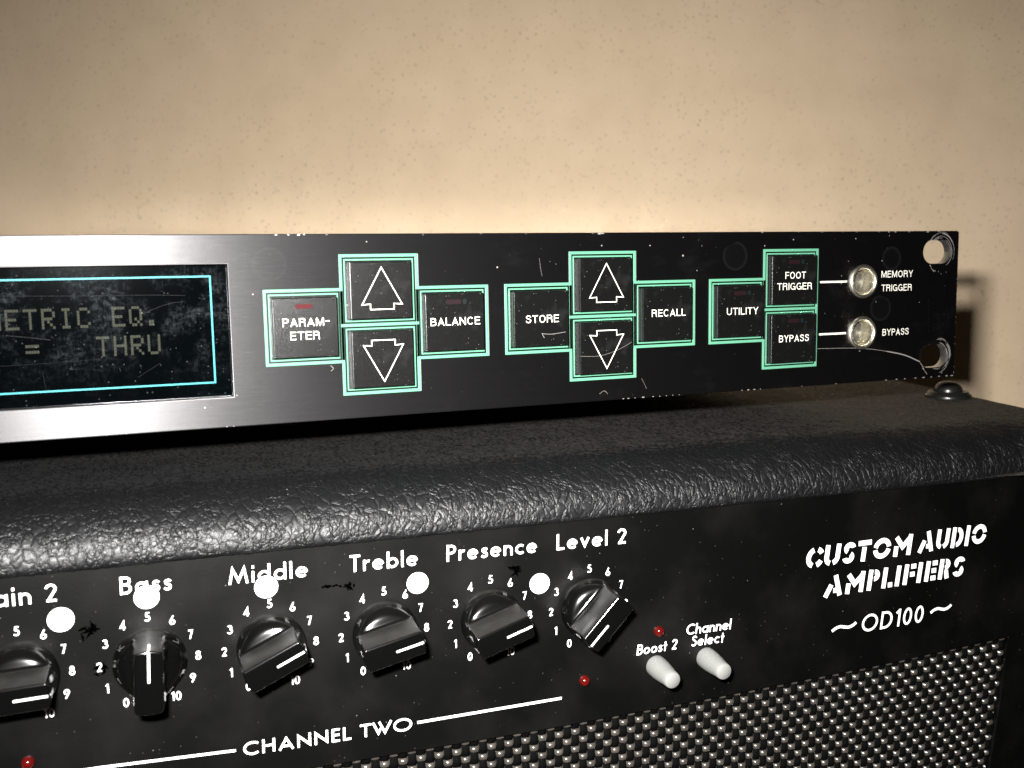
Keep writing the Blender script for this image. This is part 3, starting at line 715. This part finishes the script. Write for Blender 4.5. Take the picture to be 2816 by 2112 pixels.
for u, v, s in ((-180.6, 20.0, .38), (-89.2, 18.2, .28), (-90.2, 19.8, .14), (-84.8, 17.8, .12), (-88, 15.8, .1), (-26.2, 20.6, .35), (-7.5, 9.9, .3), (-6.6, 9.2, .3), (-4.6, 9.7, .28), (-4.8, 5.6, .22), (-30.5, 1.5, .35), (-35, -1.9, .2), (-48.5, -1.3, .22), (-45, -2.2, .16), (-42.6, -2.4, .2), (-136, 18, .14), (-133.6, 14.6, .16), (-132, 14, .2), (-144.5, 16.5, .14)):
    chip(u, v, s, .7)
for _ in range(50): chip(random.uniform(-262, -2), random.uniform(-21, 21), random.uniform(.05, .11), 1.0)
for q in range(14): chip(-11.2 + q * .06, 6 - q * 1.05 + random.uniform(-.4, .4), .07, .8)
for q in range(6): chip(-4.9, 5 - q * 2.1 + random.uniform(-.8, .8), .10, .5)
def wob(pts, a=.1): return spl([(x + random.uniform(-a, a), z + random.uniform(-a, a)) for x, z in pts], 4)
lk_ = Ink(); lk_.stroke(wob([(-51, -11.3), (-44, -11.5), (-38, -11.7), (-32, -12.2)], .06), .10, .02)
lk_.stroke(wob([(-32, -12.2), (-25, -13.4), (-19, -14.7), (-13.4, -17.0)], .08), [.10] * 4 + [.30] * 9, .02)
link('scratch', lk_.mesh(), M['scratch'], panel, I4)
wears = []
for z, lo, hi in ((15.75, -75, 150), (-15.4, -120, 95)):
    wk = Ink(); wears.append(wk)
    for i in range(17):
        r = random.uniform(3.9, 5.9); a = random.uniform(lo, hi - 20); b = min(hi, a + random.uniform(25, 80)); n_ = 9
        pts = []
        for j in range(n_ + 1):
            t = math.radians(a + (b - a) * j / n_); x = -6.9 + r * .93 * math.cos(t); q = z + r * math.sin(t)
            pts.append((min(x, -.25), max(-HH + .1, min(HH - .1, q))))
        wk.stroke(pts, [.04] + [random.uniform(.06, .22)] * (n_ - 1) + [.04], .012, step=.002)
for pts, w in ((((-10.9, 12.0), (-10.2, 10.8), (-9.2, 9.9)), .28), (((-10.6, 11.4), (-9.5, 10.3), (-8.6, 10.0)), .15), (((-12.5, -18.8), (-11.4, -19.9), (-10.6, -20.8)), .15), (((-13.4, -17.3), (-12.4, -18.3), (-11.7, -19.6)), .18),
                ((( -107.5, -16.6), (-106.5, -18.4), (-106, -19.5)), .05), (((-136.5, 15.5), (-136.2, 13), (-135.8, 11)), .05), (((-120, -20), (-118.5, -19.3), (-117.6, -20.2)), .07), (((-190.3, -8.9), (-189.6, -9.6), (-190.2, -10.2)), .08)):
    sk_ = Ink(); sk_.stroke(wob(pts, .05), w, .02); link('scratch', sk_.mesh(), M['scratch'], panel, I4)
for nm, key in (('edge_chips', 'top'), ('edge_chips', 'bottom'), ('nicks', 'face')): link(nm, CK[key].mesh(), M['scratch'], panel, I4)
for wk in wears: link('slot_wear', wk.mesh(), M['scratch'], panel, I4)
# chassis behind the panel, rubber feet
link('chassis', box(-462, -20, 4.3, 205, -20.4, 20.4, .5), M['steel'], rack, I4)
for u in (-420, -190):
    for y, z in ((75, -34.2), (180, -33.9)):
        link('foot', lathe([(9, 0), (9.5, 3), (9.5, 13.6)], 28, 'z'), M['rubber'], rack, Matrix.Translation(Vector((u, y, z)) * MM))

# --- display
disp = link('display_window', box(DL + .05, DR - .05, 3.4, 4.1, DB + .05, DT - .05), M['screen'], rack, I4)

bl = Ink(); bx0, bx1, bz0, bz1 = -309, -216.35, -11.65, 12.55
bl.stroke([(bx0, bz0), (bx1, bz0), (bx1, bz1), (bx0, bz1)], .38, 0, True)
link('border_line', bl.mesh(), M['cyan'], disp, Matrix.Translation(Vector((0, 2.6, 0)) * MM))
F57 = {'M': '10001 11011 10101 10101 10001 10001 10001', 'E': '11111 10000 10000 11110 10000 10000 11111', 'T': '11111 00100 00100 00100 00100 00100 00100',
       'R': '11110 10001 10001 11110 10100 10010 10001', 'I': '01110 00100 00100 00100 00100 00100 01110', 'C': '01110 10001 10000 10000 10000 10001 01110',
       'Q': '01110 10001 10001 10001 10101 10010 01101', '.': '00000 00000 00000 00000 00000 01100 01100', '=': '00000 00000 11111 00000 11111 00000 00000',
       'H': '10001 10001 10001 11111 10001 10001 10001', 'U': '10001 10001 10001 10001 10001 10001 01110', 'P': '11110 10001 10001 11110 10000 10000 10000', 'A': '01110 10001 10001 11111 10001 10001 10001', ' ': '00000 ' * 7}
lc = Ink(); pc = 3.54; dx, dz = .545, .635
for txt, u_end, top in (('PARAMETRIC EQ.', -230.4, 6.25), ('=   THRU', -230.4, -.2)):
    for i, ch in enumerate(txt):
        u0 = u_end - pc * (len(txt) - 1 - i)
        for r, row in enumerate(F57[ch].split()):
            for c, q in enumerate(row):
                if q == '1':
                    x, z = u0 + c * dx, top - r * dz
                    lc.poly([(x, z - dz + .05), (x + dx - .05, z - dz + .05), (x + dx - .05, z), (x, z)])
link('display_text', lc.mesh(), M['lcd'], disp, Matrix.Translation(Vector((0, 3.3, 0)) * MM))
link('cover_pane', box(DL + .03, DR - .03, 1.5, 1.9, DB + .03, DT - .03), M['pane'], disp, I4)

cs_ = Ink()
for pts, w in (([(-262, 9.3), (-243, 8.9), (-230, 8.7), (-222, 8.4)], .05), ([(-231, 4.6), (-228, 5.9), (-225, 6.8), (-222.5, 7.0)], .05), ([(-258, .8), (-254, .2), (-250, -.4)], .08), ([(-262, -5.6), (-250, -5.4), (-240, -5.0)], .03),
               ([(-246.5, -6.8), (-246, -7.0)], .16), ([(-236.5, -7.2), (-236.4, -8)], .07), ([(-228, -6.5), (-233, -9.5)], .03), ([(-252, -7), (-251.5, -11.5)], .025)):
    cs_.stroke(wob(pts, .05), w, 0)
for _ in range(26):
    x, z, t, L = random.uniform(-262, -216), random.uniform(-9, 11), random.uniform(0, PI), random.uniform(.15, .7)
    cs_.stroke([(x, z), (x + L * math.cos(t), z + L * math.sin(t))], random.uniform(.03, .07), 0)
link('cover_scratch', cs_.mesh(), M['scuff'], disp, Matrix.Translation(Vector((0, 1.48, 0)) * MM))

# --- buttons: green frames, black caps
def frame_cells(cells):
    """green stepped frame round a set of cells (x0,x1,z0,z1): bars along each cell edge"""
    bars = []; w = 1.0
    bm = bmesh.new()
    def bar(x0, x1, z0, z1, h0, h1, bev=.08):
        b2 = box_bm(x0, x1, -h1, -h0, z0, z1, bev, 2); m_ = bpy.data.meshes.new('t'); b2.to_mesh(m_); b2.free(); bm.from_mesh(m_); bpy.data.meshes.remove(m_)
    seen = set()
    for x0, x1, z0, z1 in cells:
        for e in ((x0, x1, z1, 'h'), (x0, x1, z0, 'h'), (z0, z1, x0, 'v'), (z0, z1, x1, 'v')):
            key = tuple(round(q, 1) if not isinstance(q, str) else q for q in e)
            if key in seen: continue
            seen.add(key); a, b, c, o = e
            if o == 'h': bar(a - .37 + .013, b + .37 - .013, c - .37, c + .37, 0, .26)
            else: bar(c - .365, c + .365, a - .36, b + .36, 0, .24)
        # inner step
        for (a, b, c, d) in ((x0 + .75, x1 - .75, z1 - 1.15, z1 - .75), (x0 + .75, x1 - .75, z0 + .75, z0 + 1.15)): bar(a, b, c, d, 0, .14, .05)
        for (a, b, c, d) in ((x0 + .75, x0 + 1.1, z0 + .76, z1 - .76), (x1 - 1.1, x1 - .75, z0 + .76, z1 - .76)): bar(a, b, c, d, 0, .13, .05)
    me = bpy.data.meshes.new('m'); bm.to_mesh(me); bm.free(); return me
CLX = [[-204.8, -187.1, -168.7, -150.9], [-145.8, -128.1, -109.6, -91.7], [-86.6, -69.3, -51.6]]
zc_hi, zc_lo, zt_, zb_ = 8.5, -7.8, 16.75, -15.9
def cap_mesh(): return box(-7.55, 7.55, -2.05, .3, -7.0, 7.0, .28, 3)
cap_me = cap_mesh(); first_cap = True
ARR = [(.1, 5.4), (4.95, -3.35), (2.95, -3.2), (2.95, -4.5), (-2.75, -4.5), (-2.75, -3.2), (-4.75, -3.35)]
def button(x, z, sz=1.0, legends=(), arrow=0, lamp=None, label=None):
    global first_cap
    mw = Matrix.Translation(Vector((x, 0, z)) * MM) @ Matrix.Diagonal((1, 1, sz, 1))
    o = link('push_button', cap_me, [M['cap']] if first_cap else [], rack, mw, False, label); first_cap = False
    mt = Matrix.Translation(Vector((x, 0, z)) * MM); g = Ink()
    for t, x0, x1, b in legends: sans_into(g, t, x0, x1, b, 1.92, 2.09, off=-.006)
    if arrow: g.stroke([(px, pz * arrow) for px, pz in ARR], .21, 2.09, True)
    if g.v: link('legend', g.mesh(), M['legend'], o, mt)
    if lamp:
        l_ = Ink(); l_.poly(rrect(-2.3, 1.7, 4.4, 5.5, .54, 6), 2.085); link('indicator', l_.mesh(), M[lamp], o, mt)
        if lamp != 'led_lit':
            t_ = Ink(); t_.poly(rrect(2.05, 3.0, 4.35, 5.6, .35, 4), 2.085); link('indicator', t_.mesh(), M['led_teal'], o, mt)
for ci, X in enumerate(CLX):
    cells = [(X[1], X[2], .4, zt_), (X[1], X[2], zb_, .4), (X[0], X[1], -8.1, 8.9)]
    if ci < 2: cells.append((X[2], X[3], -8.1, 8.9))
    link('button_frame', frame_cells(cells), M['green'], rack, I4)
    eg = Ink()  # pale strips: painted highlight standing in for a lit cut-out bevel
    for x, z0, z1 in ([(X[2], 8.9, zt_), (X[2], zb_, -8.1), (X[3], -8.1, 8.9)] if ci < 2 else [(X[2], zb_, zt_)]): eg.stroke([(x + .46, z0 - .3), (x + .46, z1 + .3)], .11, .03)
    link('cut_edge_glint', eg.mesh(), M['scratch'], panel, I4)
    mL, mM = (X[0] + X[1]) / 2, (X[1] + X[2]) / 2
    if ci < 2:
        mR = (X[2] + X[3]) / 2
        button(mM, 8.55, .97, arrow=1); button(mM, -7.75, .97, arrow=-1)
        if ci == 0:
            button(mL, .35, 1, (('PARAM-', -5.35, 5.5, .35), ('ETER', -3.7, 3.2, -2.75)), lamp='led_lit', label='push button with a glowing red lamp')
            button(mR, .35, 1, (('BALANCE', -6.3, 6.4, -.75),), lamp='led_off')
        else:
            button(mL, .35, 1, (('STORE', -4.35, 4.7, -.95),)); button(mR, .35, 1, (('RECALL', -4.95, 5.3, -.6),))
    else:
        button(mL, .35, 1, (('UTILITY', -4.6, 5.5, -.9),), lamp='led_off')
        button(mM, 8.55, .97, (('FOOT', -3.3, 3.6, .3), ('TRIGGER', -5.9, 5.75, -2.75)), lamp='led_off'); button(mM, -7.75, .97, (('BYPASS', -5.1, 5.0, -.95),), lamp='led_off')
# scratches on two caps
sk = Ink(); sk.stroke(wob([(-137.0, -3.35), (-134.5, -3.6), (-130.4, -3.2)], .05), .10, 2.1); sk.stroke([(-136.9, -3.4), (-136.3, -4.5)], .12, 2.1)
sk.stroke(wob([(-126.3, -9.6), (-121, -9.8), (-116, -8.6), (-111.5, -6.6)], .04), .06, 2.1)
link('cap_scratch', sk.mesh(), M['scratch'], rack, I4)

# --- jacks and their printing
jm = lathe([(4.85, -.5), (4.85, .3), (4.72, .6), (4.4, .78), (4.05, .7), (3.75, .4), (3.5, -.3), (3.42, -1.2), (3.36, -4.4)], 44)
pm = lathe([(3.4, -3.6), (2.9, -3.3), (1.5, -3.35), (0, -3.4)], 32)
bm = bmesh.new(); bm.from_mesh(jm)
for f in [f for f in bm.faces if len(f.verts) > 8]: bm.faces.remove(f)
bm.to_mesh(jm); bm.free()
for i, z in enumerate(JZ):
    mw = Matrix.Translation(Vector((-35.3, 0, z)) * MM)
    j_ = link('jack_socket', jm, [M['nickel']] if i == 0 else [], rack, mw, i == 0); link('hollow', pm, [M['plug']] if i == 0 else [], j_, mw, i == 0)
for z in JZ:
    pr = Ink(); pr.stroke([(-50.4, z + .1), (-41.0, z + .1)], .50, .03); link('printed_line', pr.mesh(), M['legend'], panel, I4)
for t, x0, x1, b in (('MEMORY', -28.8, -17.15, 8.5), ('TRIGGER', -28.6, -17.4, 4.5), ('BYPASS', -27.85, -18.1, -8.5)): 
    pr = Ink(); sans_into(pr, t, x0, x1, b, 1.95, .03); link('lettering', pr.mesh(), M['legend'], panel, I4)
